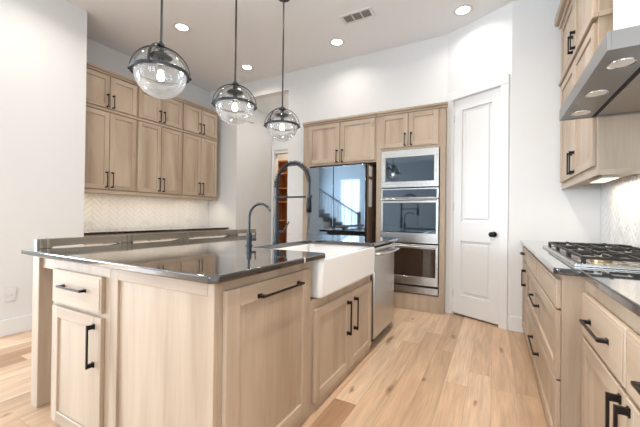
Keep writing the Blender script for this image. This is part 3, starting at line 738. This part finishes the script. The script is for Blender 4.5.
# right upper cabinets: plane x=.575, doors protrude to .555
UX = .560; UY1 = YP-.004; UW = UY1-2.565
def side_mould(t):
    MB().box(-.0, UW+.012, -.035, .0, 2.385, 2.418, 1, bev=.004).box(UW, UW+.012, .0, .285, 2.385, 2.418, 1, bev=.003).build('moulding', WOOD, t)
    MB().box(0, UW, -.004, .012, 1.405, 1.445, 1, bev=.002).box(UW-.012, UW, .012, .285, 1.405, 1.44, 1).build('light_rail', WOOD, t)
c = UW/2
cabinet('wall_cabinet', 'tall pale wood wall cabinet left of the range hood', 'cabinet', (UX, UY1, 0), -PI/2,
        [('door', .03, c-.004, 1.465, 2.372, ('v', c-.04, 1.57, .175)), ('door', c+.004, UW-.03, 1.465, 2.372, ('v', c+.04, 1.57, .175))],
        [(0, UW, 0, .285, 1.44, 2.418)], extra=side_mould, hm=M['black'])
def crown_r(t):
    MB().box(0, UW+.02, -.035, .0, 2.93, 2.96, 1, bev=.003).box(0, UW+.03, -.070, .0, 2.96, 3.03, 1, bev=.008).box(UW, UW+.03, 0, .285, 2.95, 3.03, 1, bev=.003).build('crown_moulding', WOOD, t)
cabinet('wall_cabinet', 'short pale wood cabinet stacked at the top left of the range hood', 'cabinet', (UX, UY1, 0), -PI/2,
        [('door', .03, c-.004, 2.432, 2.92, ('v', c-.04, 2.52, .145)), ('door', c+.004, UW-.03, 2.432, 2.92, ('v', c+.04, 2.52, .145))],
        [(0, UW, 0, .285, 2.420, 3.03)], extra=crown_r, hm=M['black'])
t = thing('under_cabinet_light', 'warm light bar under the cabinet beside the range hood', 'light', (.70, 3.05, 1.416), 0)
MB().box(-.05, .05, -.17, .17, .0, .022, bev=.002).build('housing', M['plastic'], t)
MB().box(-.042, .042, -.16, .16, -.004, -.0005).build('diffuser', M['strip'], t)
area('strip_glow', (.70, 3.05, 1.408), (0, 0, 0), .20, .70, 7.0, (1, .82, .60))

# ------------------------------------------------------------------ ceiling things
cans = [(-3.229, 2.513, 'above the left cabinets, nearest the white wall end'), (-3.237, 3.646, 'above the hallway opening'), (-1.757, 3.633, 'above the refrigerator'), (-.307, 3.674, 'above the pantry door')]
def can(x, y, lb):
    t = thing('recessed_light', 'round recessed ceiling light %s' % lb, 'ceiling light', (x, y, H), 0)
    MB().lathe([(.095, 0), (.097, -.006), (.075, -.010), (.066, -.004)], (0, 0, 0), 32, caps=False).build('trim_ring', M['plastic'], t)
    MB().lathe([(.001, -.003), (.066, -.003), (.066, -.001), (.001, -.001)], (0, 0, 0), 32, caps=False).build('lens', M['can'], t)
for x, y, lb in cans: can(x, y, lb)
CANP = 11
for x, y, pw in [(c_[0], c_[1], CANP) for c_ in cans] + [(-.3, 2.2, 50), (-.3, .9, 54), (-.3, -.5, 55), (-3.2, 1.3, 26), (-1.76, 2.3, 26), (-1.8, -1.5, 20), (-4.8, -1.5, 10)]:  # entries after the cans are unseen fill, added without fixtures
    l = bpy.data.lights.new('downlight', 'AREA'); l.shape = 'DISK'; l.size = .15; l.energy = pw; l.color = (1, .925, .84); l.spread = 2.6
    o = bpy.data.objects.new('downlight', l); col.objects.link(o); o.location = (x, y, H-.02)
t = thing('ceiling_vent', 'white rectangular ceiling vent with grey slats', 'vent', (-1.33, 3.255, H), 0)
b = MB(); b.box(-.18, .18, -.085, -.06, -.008, 0).box(-.18, .18, .06, .085, -.008, 0).box(-.18, -.15, -.06, .06, -.008, 0).box(.15, .18, -.06, .06, -.008, 0).box(-.055, -.045, -.06, .06, -.008, 0).box(.045, .055, -.06, .06, -.008, 0)
b.build('frame', M['plastic'], t)
b = MB()
for k in range(9): b.box(-.15, .15, -.058+k*.0135, -.058+k*.0135+.004, -.006, -.002)
b.build('slats', M['steel_dark'], t)
MB().box(-.15, .15, -.06, .06, -.0015, 0).build('duct_opening', M['duct'], t)

# pendants
def pendant(label, x, y, zc, angles):
    t = thing('pendant_light', label, 'pendant light', (x, y, zc), 0, 'globe pendants over the island')
    top = H-zc; R = .153
    MB().lathe([(.001, top), (.075, top), (.075, top-.008), (.060, top-.028), (.018, top-.036), (.001, top-.037)], n=32).build('canopy', M['gunmetal'], t)
    b = MB().tube([(0, 0, top-.03), (0, 0, R+.03)], .0075, 12); b.build('rod', M['gunmetal'], t)
    b = MB(); b.lathe([(.001, R+.045), (.012, R+.045), (.014, R+.032), (.030, R+.026), (.036, R+.008), (.020, R+.004), (.015, .10), (.062, .112), (.066, .104), (.016, .095), (.019, .02), (.001, .02)], n=28)
    b.build('socket', M['gunmetal'], t)
    b = MB(); b.lathe([(.160, .009), (.172, .009), (.172, -.009), (.160, -.009), (.154, -.006), (.154, .006), (.160, .009)], n=64, caps=False); b.build('ring', M['gunmetal'], t)
    for a in angles:
        a = math.radians(a); ca, sa = math.cos(a), math.sin(a); tw = .0075; lo = []
        for i in range(19):
            th = PI/2*i/18*.93; rr = .175
            px, pz = rr*math.cos(th), rr*math.sin(th)
            ir = rr-.004; qx, qz = ir*math.cos(th), ir*math.sin(th)
            lo.append([(px*ca-tw*sa, px*sa+tw*ca, pz), (px*ca+tw*sa, px*sa-tw*ca, pz), (qx*ca+tw*sa, qx*sa-tw*ca, qz), (qx*ca-tw*sa, qx*sa+tw*ca, qz)])
        st_ = MB().loft(lo).build('strap', M['gunmetal'], t)
        MB().tube([(ca*.168, sa*.168, -.002), (ca*.180, sa*.180, -.002), (ca*.181, sa*.181, -.002)], [.005, .008, .002], 10).build('thumb_screw', M['gunmetal'], st_)
    def hemi(s, th0, th1, n=18):
        b = MB(); b.lathe([(R*math.cos(th0+(th1-th0)*i/n), R*math.sin(th0+(th1-th0)*i/n)) for i in range(n+1)], n=48, caps=False); return b
    hemi(1, .0, 1.38).build('upper_glass', M['glass'], t)
    hemi(-1, 0, -PI/2+.01).build('lower_glass', M['seeded'], t)
    b = MB(); b.lathe([(.001, .02), (.012, .018), (.014, .006), (.021, -.010), (.023, -.024), (.018, -.038), (.008, -.045), (.001, -.046)], n=24); b.build('bulb', M['bulb'], t)
    return t
PZ = 2.017
pendant('globe pendant light hanging nearest the camera, largest of three over the island', -1.86, 1.297, PZ, (55, 235, 303))
pendant('middle globe pendant light of the three over the island', -1.86, 1.957, PZ, (46, 226))
pendant('farthest globe pendant light, smallest of three, nearest the refrigerator', -1.86, 2.62, PZ, (35, 215, 264))

# ------------------------------------------------------------------ living room staircase (seen mirrored in the refrigerator)
t = thing('staircase', 'staircase with dark railing behind the viewer, mirrored in the refrigerator doors', 'staircase', (-4.92, -3.0, 0), 0)
sl = .571
b = MB()
for k in range(9):
    x1_ = -k*.30; z = .18*(k+1)*.97
    b.box(x1_-.30, x1_, -1.0, 0, max(0, z-.30), z)
b.build('treads', M['darkwood'], t)
b = MB(); b.tube([(.02, 0, 1.18), (-2.7, 0, 1.18+2.7*sl)], .028, 8); b.build('handrail', M['black'], t)
MB().box(-.02, .08, -.05, .05, 0, 1.28, bev=.004).build('newel_post', M['black'], t)
for k in range(18):
    x = -.12-k*.145; z0_ = .17*(int(-x/.30)+1)
    MB().tube([(x, 0, z0_), (x, 0, 1.18-x*sl)], .010, 6).build('baluster', M['black'], t)
